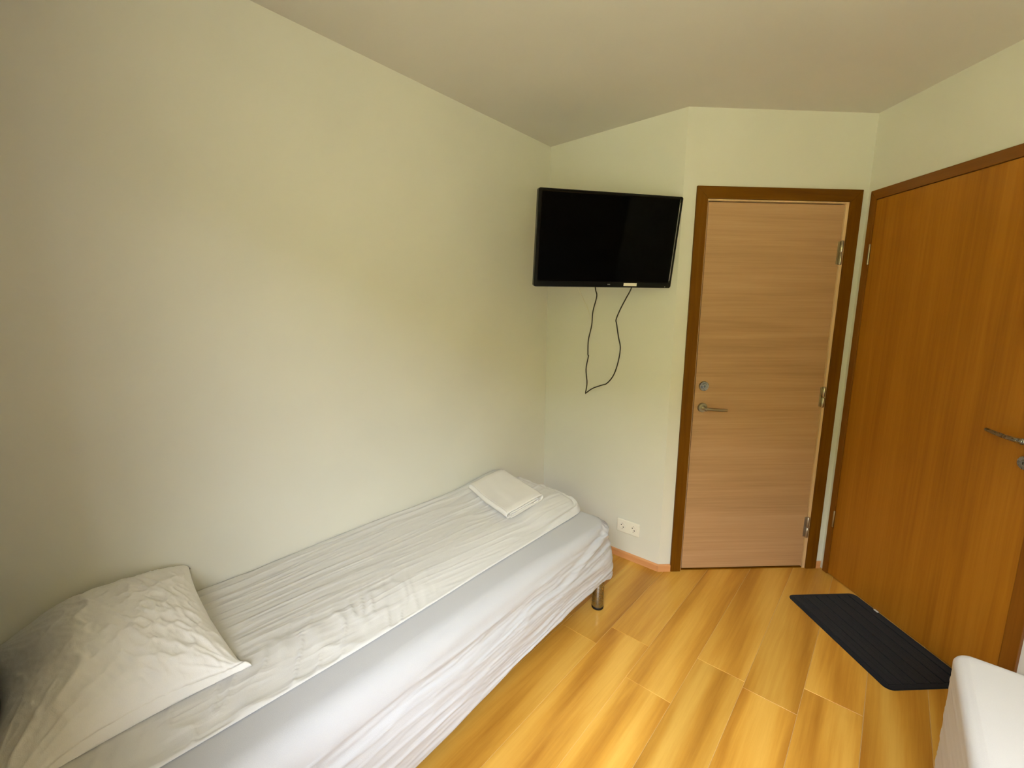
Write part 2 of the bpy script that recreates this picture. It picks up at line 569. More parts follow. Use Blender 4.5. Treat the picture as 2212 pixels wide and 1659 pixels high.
d1 = empty('door_1', (C0[0], C0[1], 0), TH, kind='structure')
tag(d1, 'pale oak veneer door with lever handle in a dark stained casing')
casing_set(d1, 0.068, 0.940, 0.1265, 0.8785, 2.107, 2.048, M['casing_dark'], M['casing_dark_h'])
obj('jamb', box(0.1268, 0.1325, -0.004, 0.085, 0.001, 2.0475, 0.001), M['liner'], d1)
obj('jamb', box(0.8625, 0.8782, -0.004, 0.085, 0.001, 2.0475, 0.001), M['liner'], d1)
obj('jamb_head', box(0.1325, 0.8625, -0.004, 0.085, 2.0395, 2.0475, 0.001), M['liner'], d1)
bm = bmesh.new()
bx(bm, 0.1326, 0.155, 0.046, 0.085, 0.001, 2.04)
bx(bm, 0.845, 0.8624, 0.046, 0.085, 0.001, 2.04)
bx(bm, 0.155, 0.845, 0.046, 0.085, 2.02, 2.04)
obj('door_stop', bm, M['casing_dark'], d1)
obj('threshold', box(0.1326, 0.8624, 0.002, 0.085, 0.0, 0.006), M['casing_dark_h'], d1)
leaf = obj('door_leaf', box(0.1392, 0.8600, 0.003, 0.043, 0.012, 2.0345, 0.0012), M['leaf_pale'], d1)
def hinge(d, s, z0, z1, mat, r=0.0075, y=-0.006):
    h = obj('hinge', box(s - 0.016, s + 0.010, 0.0005, 0.0045, z0 + 0.004, z1 - 0.004), mat, d)
    zm = (z0 + z1) / 2
    for a, b in ((z0, zm - 0.001), (zm + 0.001, z1)):
        obj('knuckle', turned([(r * 0.6, a), (r, a + 0.003), (r, b - 0.003), (r * 0.6, b)], 'Z', (s, y, 0), 16), mat, h, True)
hinge(d1, 0.8640, 1.732, 1.856, M['nickel'])
hinge(d1, 0.8640, 0.966, 1.083, M['nickel'])
hinge(d1, 0.8640, 0.194, 0.320, M['dull_metal'])
lk = obj('lock_cylinder', turned([(0.0265, 0.003), (0.0265, -0.004), (0.0245, -0.0075), (0.015, -0.008), (0.0135, -0.012), (0.012, -0.0125)], 'Y', (0.186, 0, 1.085), 32), M['steel'], d1)
obj('keyhole', box(0.1845, 0.1875, -0.0135, -0.0125, 1.080, 1.090), M['hole'], lk)
hd = obj('door_handle', turned([(0.026, 0.003), (0.026, -0.004), (0.0235, -0.0085), (0.012, -0.009), (0.0095, -0.012), (0.0095, -0.045), (0.011, -0.05), (0.008, -0.055)], 'Y', (0.187, 0, 0.966), 32), M['nickel'], d1)
lv = catmull([(0.180, -0.050, 0.967), (0.205, -0.051, 0.966), (0.235, -0.049, 0.963), (0.27, -0.047, 0.961), (0.302, -0.046, 0.960)], 8)
obj('lever', tube(lv, [0.0075 + 0.0015 * math.sin(3 * i / len(lv)) for i in range(len(lv))], 14), M['nickel'], hd, True)

# ------------------------------------------------------------------ orange door in the right wall
d2 = empty('door_2', (C1[0], C1[1], 0), PH, kind='structure')
tag(d2, 'orange wooden flush door beside the dark ribbed doormat')
casing_set(d2, 0.029, 0.956, 0.0635, 0.905, 2.095, 2.0485, M['casing_red'], M['casing_red_h'])
bm = bmesh.new()
bx(bm, 0.0602, 0.0645, -0.002, 0.085, 0.001, 2.0485)
bx(bm, 0.9035, 0.9078, -0.002, 0.085, 0.001, 2.0485)
bx(bm, 0.0645, 0.9035, -0.002, 0.085, 2.0465, 2.0487)
bx(bm, 0.0645, 0.085, 0.044, 0.085, 0.001, 2.0465)
bx(bm, 0.883, 0.9035, 0.044, 0.085, 0.001, 2.0465)
bx(bm, 0.085, 0.883, 0.044, 0.085, 2.026, 2.0465)
obj('jamb', bm, M['casing_red'], d2)
obj('threshold', box(0.0646, 0.9034, 0.006, 0.085, 0.0, 0.005), M['casing_red_h'], d2)
obj('door_leaf', box(0.0655, 0.9020, -0.008, 0.041, 0.008, 2.0455, 0.0012), M['leaf_orange'], d2)
def slim_hinge(s, z0, z1):
    h = obj('hinge', turned([(0.003, z0), (0.0045, z0 + 0.003), (0.0045, z1 - 0.003), (0.003, z1)], 'Z', (s, -0.0135, 0), 14), M['nickel'], d2, True)
slim_hinge(0.0645, 1.728, 1.831)
slim_hinge(0.0645, 0.287, 0.384)
hd2 = obj('door_handle', turned([(0.026, -0.008), (0.026, -0.015), (0.0235, -0.019), (0.012, -0.02), (0.0095, -0.023), (0.0095, -0.056), (0.012, -0.061), (0.008, -0.066)], 'Y', (0.880, 0, 1.030), 32), M['steel'], d2)
lv = catmull([(0.884, -0.060, 1.030), (0.860, -0.062, 1.031), (0.824, -0.058, 1.033), (0.785, -0.050, 1.036), (0.755, -0.042, 1.039), (0.744, -0.036, 1.040)], 8)
obj('lever', tube(lv, [0.0092 - 0.003 * i / len(lv) for i in range(len(lv))], 14), M['steel'], hd2, True)
lk = obj('lock_cylinder', turned([(0.026, -0.008), (0.026, -0.015), (0.0235, -0.018), (0.013, -0.0185), (0.011, -0.024), (0.010, -0.0245)], 'Y', (0.868, 0, 0.945), 32), M['steel'], d2)
obj('keyhole', box(0.8665, 0.8695, -0.0255, -0.0245, 0.940, 0.950), M['hole'], lk)

# pale yard and a dark green tree-grown bank outside the window (never in view, they light the upper walls)
def ground(name, ylist, zfn, mat, nx=40):
    xx = np.linspace(-26, 26, nx)
    X, Y = np.meshgrid(xx, np.array(ylist))
    Z = zfn(X, Y)
    co = np.stack([X.ravel(), Y.ravel(), Z.ravel()], 1)
    ny = len(ylist)
    fc = [(i * nx + j, i * nx + j + 1, (i + 1) * nx + j + 1, (i + 1) * nx + j) for i in range(ny - 1) for j in range(nx - 1)]
    return tag(grid_obj(name, co, fc, mat), kind='structure')
ground('terrain_yard', np.linspace(REAR_Y - REAR_T - 0.02, -6.2, 14), lambda X, Y: -0.25 + 0.02 * noise2(X * 0.8, Y * 0.8, 3), M['yard'])
BANK_H = 5.6
ground('hill_outside', np.concatenate([np.linspace(-6.0, -7.6, 14), np.linspace(-8.2, -30, 10)]),
       lambda X, Y: -0.35 + BANK_H * sstep(-6.0, -7.6, Y) ** 0.6 + 0.35 * noise2(X * 0.9, Y * 1.1, 4) * sstep(-6.3, -7.0, Y), M['grass'])

# ================================================================== beds
def rounded_rect(x0, x1, y0, y1, r, step):
    """points and outward normals round a rectangle, counter-clockwise"""
    P, Nn = [], []
    def seg(a, b, n):
        d = math.hypot(b[0] - a[0], b[1] - a[1])
        k = max(2, int(d / step))
        for i in range(k):
            t = i / k
            P.append((a[0] + (b[0] - a[0]) * t, a[1] + (b[1] - a[1]) * t))
            Nn.append(n)
    def arc(c, a0):
        k = max(6, int(r * 1.57 / step * 1.6))
        for i in range(k):
            t = a0 + math.pi / 2 * i / k
            P.append((c[0] + r * math.cos(t), c[1] + r * math.sin(t)))
            Nn.append((math.cos(t), math.sin(t)))
    seg((x1, y0 + r), (x1, y1 - r), (1, 0))
    arc((x1 - r, y1 - r), 0)
    seg((x1 - r, y1), (x0 + r, y1), (0, 1))
    arc((x0 + r, y1 - r), math.pi / 2)
    seg((x0, y1 - r), (x0, y0 + r), (-1, 0))
    arc((x0 + r, y0 + r), math.pi)
    seg((x0 + r, y0), (x1 - r, y0), (0, -1))
    arc((x1 - r, y0 + r), -math.pi / 2)
    return np.array(P), np.array(Nn)

def mattress(parent, x0, x1, y0, y1, ztop, zbot_fn, r, bulge, wr, mat, step=0.007, sh=0.05, sh_foot=None, gather=False, crown=0.0, tilt=0.0, seed=0, open_wall=None, wfree=1.0):
    P, Nn = rounded_rect(x0, x1, y0, y1, r, step)
    n = len(P)
    s = np.concatenate([[0], np.cumsum(np.linalg.norm(np.diff(P, axis=0), axis=1))])
    zb = np.array([zbot_fn(p) for p in P])
    rows = []
    inset_max = r * 0.95
    shv = np.full(n, sh) if sh_foot is None else sh + (sh_foot - sh) * sstep(1.1, 1.75, P[:, 1])
    # top cap rings
    for t in np.linspace(0, 1, 5):
        ins = inset_max + (shv - inset_max) * t
        rows.append((ins, ztop + crown * (ins / inset_max), 0.0))
    for t in np.linspace(0, math.pi / 2, 9)[1:]:
        rows.append((shv - shv * math.sin(t), ztop - shv * (1 - math.cos(t)), 0.75 * float(sstep(0.35, 1.5, t))))
    m = 62
    for t in np.linspace(0, 1, m)[1:]:
        z = (ztop - shv) * (1 - t) + zb * t
        b = bulge * math.sin(min(1.0, t * 1.25) * math.pi * 0.5) ** 1.3
        rows.append((np.full(n, -b), z, 0.75 + 0.25 * min(1, t * 4)))
    for t in np.linspace(0, 1, 6)[1:]:
        rows.append((np.full(n, -bulge + 0.040 * math.sin(t * math.pi / 2)), zb - 0.012 * math.sin(t * math.pi) + 0.01 * t, 0.6))
    co = []
    wall_fade = np.ones(n)
    if open_wall is not None:
        wall_fade = (Nn @ np.array(open_wall) < 0.3).astype(float)
    for ins, z, wamp in rows:
        # long folds that run with the bed, climbing a little towards the foot
        q = z * 1.0 - 0.16 * s * 0.25 + 0.010 * noise2(s * 5, z * 9, seed + 9)
        amp = 0.45 + 0.55 * noise2(s * 1.4, z * 5, seed + 4) ** 2 + 0.35 * sstep(1.2, 1.9, s) * sstep(2.2, 1.85, s)
        f = 0.0085 * (ridge(s * 1.3 + 1, q * 30, seed + 1) - 0.35) + 0.0048 * (ridge(s * 4.2, q * 62, seed + 2) - 0.35) + 0.0028 * (ridge(s * 9, q * 115, seed + 3) - 0.35)
        d = f * wr * wamp * amp
        if gather and wamp > 0:
            side = (Nn[:, 0] > 0.25) * sstep(1.30, 1.62, P[:, 1])
            zc = 0.430 - 0.24 * (1.84 - P[:, 1])
            rr_ = np.hypot(P[:, 1] - 1.80, z - 0.42)
            d = d + side * (0.009 * np.exp(-((z - zc) / 0.014) ** 2) - 0.004 * np.exp(-((z - zc - 0.030) / 0.014) ** 2))
            d = d + (Nn[:, 0] > 0.1) * np.exp(-(rr_ / 0.07) ** 2) * 0.010 * (ridge(s * 34, z * 30 + s * 12, 71) - 0.4) * min(1.0, wamp * 2)
        off = (-ins + d)
        off = np.where(wall_fade > 0, off, np.minimum(off, 0.0))
        c = P + Nn * off[:, None]
        zz = z + 0.3 * d + tilt * 0
        co.append(np.column_stack([c, zz]))
    co = np.concatenate(co)
    R = len(rows)
    fc = [(k * n + i, k * n + (i + 1) % n, (k + 1) * n + (i + 1) % n, (k + 1) * n + i) for k in range(R - 1) for i in range(n)]
    fc.append(tuple(range(n)))
    fc.append(tuple(range((R - 1) * n, R * n))[::-1])
    o = grid_obj('mattress', co, fc, mat, parent)
    for p in o.data.polygons:
        if len(p.vertices) > 4:
            p.use_smooth = False
    return o

def bed_leg(parent, x, y, h, r=0.029):
    o = obj('leg', turned([(r * 0.93, 0.0), (r * 0.97, 0.004), (r * 0.97, 0.010), (r, 0.012), (r, h - 0.002), (r * 0.98, h)], 'Z', (x, y, 0), 36), M['steel'], parent, True)
    f = obj('foot_cap', turned([(r * 0.99, 0.0003), (r * 1.03, 0.002), (r * 1.03, 0.011), (r * 1.0, 0.013)], 'Z', (x, y, 0), 36), M['black_matt'], o, True)
    return o

BX0, BX1, BY0, BY1 = XL + 0.012, -0.955, -0.085, 1.868
BZ = 0.468
bed = empty('bed', ((BX0 + BX1) / 2, (BY0 + BY1) / 2, 0), label='single bed with wrinkled white sheet along the blank left wall, pillow on it', cat='bed')
inv = Matrix.Translation(-Vector(bed.location))
def zb1(p):
    z = 0.142 + 0.075 * float(sstep(0.4, 1.6, p[1]))
    z += 0.010 * float(noise2(p[1] * 3.1, p[0] * 3.1, 2))
    return z - 0.035 * float(sstep(1.72, 1.86, p[1]))
mt = mattress(bed, BX0, BX1, BY0, BY1, BZ, zb1, 0.080, 0.034, 1.0, M['sheet'], sh=0.072, sh_foot=0.036, gather=True, open_wall=(-1, 0))
mt.data.transform(inv)
b = obj('bed_base', box(BX0 + 0.03, BX1 - 0.03, BY0 + 0.04, BY1 - 0.03, 0.16, 0.27, 0.01), M['bedbase'], bed)
b.data.transform(inv)
for x in (BX0 + 0.05, -0.994):
    for y in (BY0 + 0.06, 1.822):
        l = bed_leg(bed, x, y, 0.165)
        l.data.transform(inv)
        for c in l.children:
            c.data.transform(inv)

# second bed, cut off by the picture edge
B2 = (0.222, 0.985, -0.17, 1.700)
bed2 = empty('bed', ((B2[0] + B2[1]) / 2, (B2[2] + B2[3]) / 2, 0), label='white bed at lower right with only its foot corner showing before the orange door', cat='bed')
inv2 = Matrix.Translation(-Vector(bed2.location))
mt = mattress(bed2, *B2, 0.526, lambda p: 0.15, 0.040, -0.002, 0.35, M['sheet_smooth'], sh=0.026, crown=0.004, seed=20)
mt.data.transform(inv2)
b = obj('bed_base', box(B2[0] + 0.03, B2[1] - 0.03, B2[2] + 0.04, B2[3] - 0.03, 0.17, 0.30, 0.01), M['bedbase'], bed2)
b.data.transform(inv2)
for x in (B2[0] + 0.05, B2[1] - 0.05):
    for y in (B2[2] + 0.06, B2[3] - 0.06):
        l = bed_leg(bed2, x, y, 0.172)
        l.data.transform(inv2)
        for c in l.children:
            c.data.transform(inv2)

# ------------------------------------------------------------------ quilt lying on the first bed
def quilt():
    nu, nv = 250, 300
    xl = XL + 0.008
    y0, y1 = -0.10, 1.885
    rc = 0.085
    ys_k = [-0.2, 0.33, 0.60, 0.884, 1.15, 1.42, 1.75, 2.0]
    xs_k = [-1.125, -1.112, -1.106, -1.108, -1.113, -1.112, -1.112, -1.118]
    u = np.linspace(0, 1, nu)
    u = 1 - (1 - u) ** 1.25
    v = np.linspace(0, 1, nv)
    v = 1 - (1 - v) ** 1.15
    UU, VV = np.meshgrid(u, v)
    Yr = y0 + (y1 - y0) * VV
    Xe = np.interp(Yr, ys_k, xs_k)
    k = np.ones(9) / 9
    Xr = xl + (Xe - xl) * UU
    # round the free foot corner
    a = np.clip((Xr - (Xe - rc)) / rc, 0, 1)
    b = np.clip((Yr - (y1 - rc)) / rc, 0, 1)
    both = (a > 0) & (b > 0)
    R = np.maximum(a, b)
    ang = np.where(a >= b, np.divide(b, np.maximum(a, 1e-9)) * math.pi / 4, math.pi / 2 - np.divide(a, np.maximum(b, 1e-9)) * math.pi / 4)
    X = np.where(both, Xe - rc + rc * R * np.cos(ang), Xr)
    Y = np.where(both, y1 - rc + rc * R * np.sin(ang), Yr)
    dE = np.where(both, rc * (1 - R), np.minimum(Xe - Xr, y1 - Yr))
    # foot edge is a soft thick roll, the long edge thin
    foot = sstep(1.45, 1.80, Y)
    T = 0.005 + 0.025 * sstep(0.0, 0.16, Xe - X) + 0.030 * foot
    prof = np.sqrt(np.clip(1 - (1 - np.clip(dE / (0.006 + 0.040 * foot), 0, 1)) ** 2, 0, 1))
    H = T * prof
    H += 0.012 * sstep(0.25, 0.0, X - xl) * (0.4 + 0.6 * sstep(0.3, 1.2, Y))
    H += 0.008 * foot * noise2(X * 9, Y * 7, 31)
    # puckered welt along the foot edge
    rim = np.exp(-((dE - 0.016) / 0.008) ** 2) * foot
    H += 0.006 * rim * (1 + 0.6 * noise2(X * 30, Y * 22, 12))
    H -= 0.007 * np.exp(-((dE - 0.035) / 0.010) ** 2) * foot
    w = sstep(0.0, 0.012, dE)
    sk = X - 0.10 * (Y - 0.4) * sstep(-1.72, -1.0, X)
    warp = 0.006 * noise2(X * 7, Y * 5, 6)
    amp = 0.55 + 0.45 * noise2(X * 4, Y * 1.5, 7)
    H += w * amp * (0.0064 * (ridge((sk + warp) * 24, Y * 1.7, 8) - 0.35) + 0.0040 * (ridge((sk + warp * 1.5) * 52, Y * 4, 9) - 0.35) + 0.0014 * noise2(sk * 120, Y * 12, 10))
    # short diagonal crinkles in front of the pillow, near the free edge
    zone = sstep(-0.3, -0.1, Y) * sstep(1.0, 0.65, Y) * sstep(-1.40, -1.20, X)
    q = Y + 0.55 * (X + 1.0) + 0.012 * noise2(X * 12, Y * 9, 15)
    H += w * zone * 0.0078 * (ridge(q * 30, (X - Y * 0.4) * 9, 14) - 0.3)
    z0 = BZ + 0.0040
    # over the rounded shoulder of the mattress the quilt follows the curve
    dm = BX1 - X
    sn = np.clip(1 - np.clip(dm, 0, 0.075) / 0.075, 0, 1)
    base = z0 - 0.075 * (1 - np.sqrt(1 - sn ** 2)) * sstep(1.80, 1.60, Y)
    Z = base + H
    co = np.stack([X.ravel(), Y.ravel(), Z.ravel()], 1)
    fc = [(i * nu + j, i * nu + j + 1, (i + 1) * nu + j + 1, (i + 1) * nu + j) for i in range(nv - 1) for j in range(nu - 1)]
    # underside: lies just above the mattress everywhere
    n0 = len(co)
    ring = [j for j in range(nu)] + [i * nu + nu - 1 for i in range(1, nv)] + [(nv - 1) * nu + j for j in range(nu - 2, -1, -1)] + [i * nu for i in range(nv - 2, 0, -1)]
    low = co.copy()
    low[:, 2] = base.ravel()
    co[:, 2] = np.maximum(co[:, 2], low[:, 2] + 0.0006)
    co = np.concatenate([co, low])
    fc += [tuple(n0 + k for k in q[::-1]) for q in fc]
    m = len(ring)
    fc += [(ring[i], ring[(i + 1) % m], n0 + ring[(i + 1) % m], n0 + ring[i]) for i in range(m)]
    o = grid_obj('quilt', co, fc, M['quilt'])
    return tag(o, 'thin crinkled white quilt spread over the bed along the left wall', 'quilt')
quilt()

# ------------------------------------------------------------------ pillow
def pillow():
    n = 150
    t = np.linspace(-1, 1, n)
    t = np.sign(t) * (1 - (1 - np.abs(t)) ** 1.35)
    Uu, Vv = np.meshgrid(t, t)
    hx, hy = 0.262, 0.228          # half sizes: across the bed (x), along the bed (y)
    def shell(sgn):
        u, v = Uu, Vv
        x = u * hx * (1 - 0.06 * (1 - v ** 2))
        y = v * hy * (1 - 0.10 * (1 - u ** 2))
        e = np.clip((1 - u ** 2), 0, 1) * np.clip((1 - v ** 2), 0, 1)
        h = e ** 0.42
        if sgn > 0:
            z = 0.140 * h
            # creases that radiate from the corners, and soft crumples between
            for cu, cv, amp in ((1, 1, 1.0), (1, -1, 0.7), (-1, 1, 0.6), (-1, -1, 0.6)):
                du, dv = (cu - u) * hx, (cv - v) * hy
                r = np.hypot(du, dv)
                th = np.arctan2(np.abs(dv), np.abs(du))
                z += amp * 0.0065 * (ridge(th * 6.5, r * 4, 40 + cu + 3 * cv) - 0.35) * np.exp(-((r - 0.12) / 0.11) ** 2) * e ** 0.25
            z += e ** 0.4 * (0.0062 * (ridge(x * 11 + y * 7, y * 16 - x * 7, 51) - 0.35) + (0.0042 + 0.0036 * sstep(-0.2, 0.6, v)) * (ridge(x * 22 + y * 14, y * 44 - x * 22, 52) - 0.35) + 0.0024 * (ridge(x * 48 + y * 30, y * 85 - x * 40, 53) - 0.35))
            # stitched hem of the pillowcase opening along the front edge
            d = (1 - u) * hx
            z -= 0.0060 * np.exp(-((d - 0.017) / 0.0022) ** 2) * sstep(1.0, 0.9, np.abs(v))
            z += 0.0040 * sstep(0.019, 0.016, d) * (1 - u ** 2) ** 0.2 * (1 + 0.5 * noise2(v * 22, d * 20, 54))
        else:
            z = -0.040 * h
        return x, y, z
    xt, yt, zt = shell(1)
    xb, yb, zbm = shell(-1)
    co_t = np.stack([xt.ravel(), yt.ravel(), zt.ravel()], 1)
    co_b = np.stack([xb.ravel(), yb.ravel(), zbm.ravel()], 1)
    co = np.concatenate([co_t, co_b])
    fc = []
    for base, fl in ((0, False), (n * n, True)):
        for i in range(n - 1):
            for j in range(n - 1):
                q = (base + i * n + j, base + i * n + j + 1, base + (i + 1) * n + j + 1, base + (i + 1) * n + j)
                fc.append(q[::-1] if fl else q)
    # posed: leaning up against the wall on its far side
    u, v = np.concatenate([Uu.ravel()] * 2), np.concatenate([Vv.ravel()] * 2)
    X, Y, Z = co[:, 0].copy(), co[:, 1].copy(), co[:, 2].copy()
    tilt = math.radians(13)
    Xr = X * math.cos(tilt) + Z * math.sin(tilt)
    Zr = -X * math.sin(tilt) + Z * math.cos(tilt)
    rz = math.radians(1)
    Xw = -1.483 + Xr * math.cos(rz) - Y * math.sin(rz)
    Yw = 0.104 + Xr * math.sin(rz) + Y * math.cos(rz)
    Zw = 0.541 + Zr - 0.050 * sstep(-0.25, -1.0, v)
    # tips: the front right corner curls up a little, the far corner presses on the wall
    k = sstep(0.75, 1.0, u) * sstep(0.75, 1.0, v)
    Zw += 0.012 * k
    tip = sstep(0.84, 1.0, u) * sstep(0.84, 1.0, v)
    Xw += 0.004 * tip
    Yw += 0.006 * tip
    Zw += 0.016 * tip
    # the head end of the front edge is pulled out beyond the mattress
    Yw -= 0.050 * sstep(0.0, -1.0, v) * sstep(-0.4, 1.0, u)
    Xw = np.maximum(Xw, XL + 0.006)
    Zw = np.maximum(Zw, 0.5095 + 0.012 * sstep(0.25, 0.0, Xw - XL - 0.008))
    me_co = np.stack([Xw, Yw, Zw], 1)
    o = grid_obj('pillow', me_co, fc, M['pillowcase'])
    bm = bmesh.new()
    bm.from_mesh(o.data)
    bmesh.ops.remove_doubles(bm, verts=bm.verts, dist=0.00005)
    bmesh.ops.recalc_face_normals(bm, faces=bm.faces)
    bm.to_mesh(o.data)
    bm.free()
    return tag(o, 'plump white pillow with crinkled case at the head of the left bed', 'pillow')
pillow()

# ------------------------------------------------------------------ dark curtain drawn aside behind the pillow
def curtain():
    n, m = 220, 24
    x = np.linspace(XL + 0.03, -1.36, n)
    t = np.linspace(0, 1, m)
    Xc, Tc = np.meshgrid(x, t)
    Zc = 2.30 - (2.30 - 0.20) * Tc
    Yc = REAR_Y + 0.032 + 0.013 * np.sin((Xc - x[0]) * 95 + 1.3 * noise2(Xc * 6, Tc * 1.2, 81)) * (0.6 + 0.4 * Tc) + 0.006 * noise2(Xc * 14, Tc * 3, 82)
    f = np.stack([Xc.ravel(), Yc.ravel(), Zc.ravel()], 1)
    k = f.copy()
    k[:, 1] -= 0.002
    co = np.concatenate([f, k])
    N0 = n * m
    fc = []
    for i in range(m - 1):
        for j in range(n - 1):
            q = (i * n + j, i * n + j + 1, (i + 1) * n + j + 1, (i + 1) * n + j)
            fc.append(q)
            fc.append(tuple(N0 + a for a in q[::-1]))
    ring = list(range(n)) + [i * n + n - 1 for i in range(1, m)] + [(m - 1) * n + j for j in range(n - 2, -1, -1)] + [i * n for i in range(m - 2, 0, -1)]
    for a, b in zip(ring, ring[1:] + ring[:1]):
        fc.append((a, b, N0 + b, N0 + a))
    o = tag(grid_obj('curtain', co, fc, M['curtain']), 'dark curtain just peeping out behind the pillow at the bed head', 'curtain')
    obj('curtain_rail', tube([Vector((XL + 0.02, REAR_Y + 0.045, 2.31)), Vector((-0.3, REAR_Y + 0.045, 2.31)), Vector((1.02, REAR_Y + 0.045, 2.31))], 0.011, 12), M['steel'], o, True)
curtain()

# ------------------------------------------------------------------ folded towel
TF, TR, TL = (-1.278, 1.447), (-1.262, 1.700), (-1.640, 1.545)     # front, right and left corners
def towel():
    """one long cloth folded flat in a spiral, its open end towards the room"""
    w = 0.262                                    # width across the folds
    th = 0.0050
    # centre line of the folded cloth in the (a, z) plane
    pts = []
    def bend(a, zc, r, s, up):
        for t in np.linspace(-math.pi / 2, math.pi / 2, 9):
            pts.append((a + s * r * math.cos(t), zc + (1 if up else -1) * r * math.sin(t)))
    lay = [0.0030, 0.0088, 0.0143, 0.0198, 0.0254, 0.0370]
    # outer wrap bottom -> round the right edge -> top -> round the left edge -> inner layers
    pts += [(0.03, lay[0]), (w * 0.5, lay[0])]
    bend(w - 0.0175, (lay[0] + lay[5]) / 2, (lay[5] - lay[0]) / 2, 1, True)
    pts += [(w * 0.75, lay[5] + 0.001), (w * 0.45, lay[5] + 0.0015), (w * 0.25, lay[5] + 0.0005)]
    bend(0.0140, (lay[1] + lay[5]) / 2, (lay[5] - lay[1]) / 2, -1, False)
    pts += [(w * 0.35, lay[1] + 0.001), (w * 0.7, lay[1] + 0.0005)]
    bend(w - 0.042, (lay[1] + lay[4]) / 2, (lay[4] - lay[1]) / 2, 1, True)
    pts += [(w * 0.6, lay[4]), (w * 0.3, lay[4])]
    bend(0.034, (lay[2] + lay[4]) / 2, (lay[4] - lay[2]) / 2, -1, False)
    pts += [(w * 0.4, lay[2] + 0.001), (w * 0.74, lay[2] + 0.003)]
    pa = catmull([(p[0], 0, p[1]) for p in pts], 3)
    A = np.array([(p.x, p.z) for p in pa])
    tg = np.gradient(A, axis=0)
    tg /= np.linalg.norm(tg, axis=1)[:, None] + 1e-9
    nm = np.stack([-tg[:, 1], tg[:, 0]], 1)
    o1, o2 = A + nm * th / 2, A - nm * th / 2
    loop = np.concatenate([o1, o2[::-1]])
    nl = 46
    m = len(loop)
    co = []
    for k, l in enumerate(np.linspace(0, 1, nl)):
        a, z = loop[:, 0], loop[:, 1]
        t = np.full(m, l)
        endfall = 0.86 + 0.14 * float(sstep(0.0, 0.10, min(l, 1 - l)))
        zz = z * endfall * (1 + 0.08 * noise2(a * 9, t * 3, 61)) + 0.002 * (z / 0.05) * noise2(a * 22, t * 8, 62)
        zz += 0.0035 * (z / 0.05) * np.exp(-((a - 0.085 - 0.04 * l) / 0.012) ** 2)
        aa = (a + 0.004 * noise2(t * 3, a * 3, 63)) / w
        edge = 0.008 * noise2(a * 30, np.full(m, 0.5), 60) if k == 0 else 0.0
        tt = l + edge
        x = TF[0] + (TR[0] - TF[0]) * aa + (TL[0] - TF[0]) * tt
        y = TF[1] + (TR[1] - TF[1]) * aa + (TL[1] - TF[1]) * tt
        # lies on the quilt, which rises towards the foot of the bed
        zq = BZ + 0.0425 + 0.030 * sstep(1.45, 1.80, y) + 0.012 * sstep(0.25, 0.0, x - XL - 0.008)
        co.append(np.column_stack([x, y, zq + zz]))
    co = np.concatenate(co)
    fc = [(k * m + i, k * m + (i + 1) % m, (k + 1) * m + (i + 1) % m, (k + 1) * m + i) for k in range(nl - 1) for i in range(m)]
    half = m // 2
    for base in (0, (nl - 1) * m):
        for i in range(half - 1):
            fc.append((base + i, base + i + 1, base + m - 2 - i, base + m - 1 - i))
    o = grid_obj('towel', co, fc, M['towel'])
    return o
tw = towel()
tag(tw, 'folded white bath towel resting on the quilt near the television', 'towel')
# ================================================================== television on its wall arm
TC = Vector((-1.0941, 1.9654, 1.8116))
yaw, til, rol = 0.9595, 0.1642, 0.0111
nrm = Vector((math.sin(yaw) * math.cos(til), -math.cos(yaw) * math.cos(til), -math.sin(til)))
r_ = Vector((math.cos(yaw), math.sin(yaw), 0))
u_ = r_.cross(-nrm)
r2 = r_ * math.cos(rol) + u_ * math.sin(rol)
u2 = -r_ * math.sin(rol) + u_ * math.cos(rol)
tv = empty('television', label='black flat television tilted out from the corner on a wall arm', cat='television')
bk = -nrm
TVM = Matrix(((r2.x, bk.x, u2.x, TC.x), (r2.y, bk.y, u2.y, TC.y), (r2.z, bk.z, u2.z, TC.z), (0, 0, 0, 1)))
tv.matrix_world = TVM
TWd, THt = 0.3675, 0.2175
bm = bmesh.new()
def ring(w0, w1, zlo, zhi, y):
    return [bm.verts.new(p) for p in ((w0, y, zlo), (w1, y, zlo), (w1, y, zhi), (w0, y, zhi))]
def rrect(hw, hh, r, y, zc=0.0, k=6):
    out = []
    for cx, cz, a0 in ((hw - r, hh - r, 0), (-hw + r, hh - r, 90), (-hw + r, -hh + r, 180), (hw - r, -hh + r, 270)):
        for i in range(k):
            a = math.radians(a0 + 90 * i / (k - 1))
            out.append(bm.verts.new((cx + r * math.cos(a), y, zc + cz + r * math.sin(a))))
    return out
iw, ih, ic = 0.3495, 0.1960, 0.0075       # screen opening, a little above centre
loops = [rrect(iw - 0.0005, ih - 0.0005, 0.002, 0.005, ic), rrect(iw + 0.0005, ih + 0.0005, 0.002, -0.001, ic), rrect(iw + 0.004, ih + 0.004, 0.004, -0.0035, ic),
         rrect(TWd - 0.0035, THt - 0.0035, 0.008, -0.0035), rrect(TWd, THt, 0.010, 0.0005), rrect(TWd, THt, 0.010, 0.024), rrect(TWd - 0.006, THt - 0.006, 0.010, 0.030)]
for A, B in zip(loops[:-1], loops[1:]):
    m = len(A)
    for i in range(m):
        bm.faces.new((A[i], A[(i + 1) % m], B[(i + 1) % m], B[i]))
bm.faces.new(loops[-1])
obj('bezel', bm, M['black_gloss'], tv)
obj('screen', box(-iw, iw, 0.0, 0.004, ic - ih, ic + ih), M['screen'], tv)
bm = box(-0.25, 0.25, 0.0302, 0.062, -0.17, 0.12, 0.012)
obj('back_cover', bm, M['black_matt'], tv)
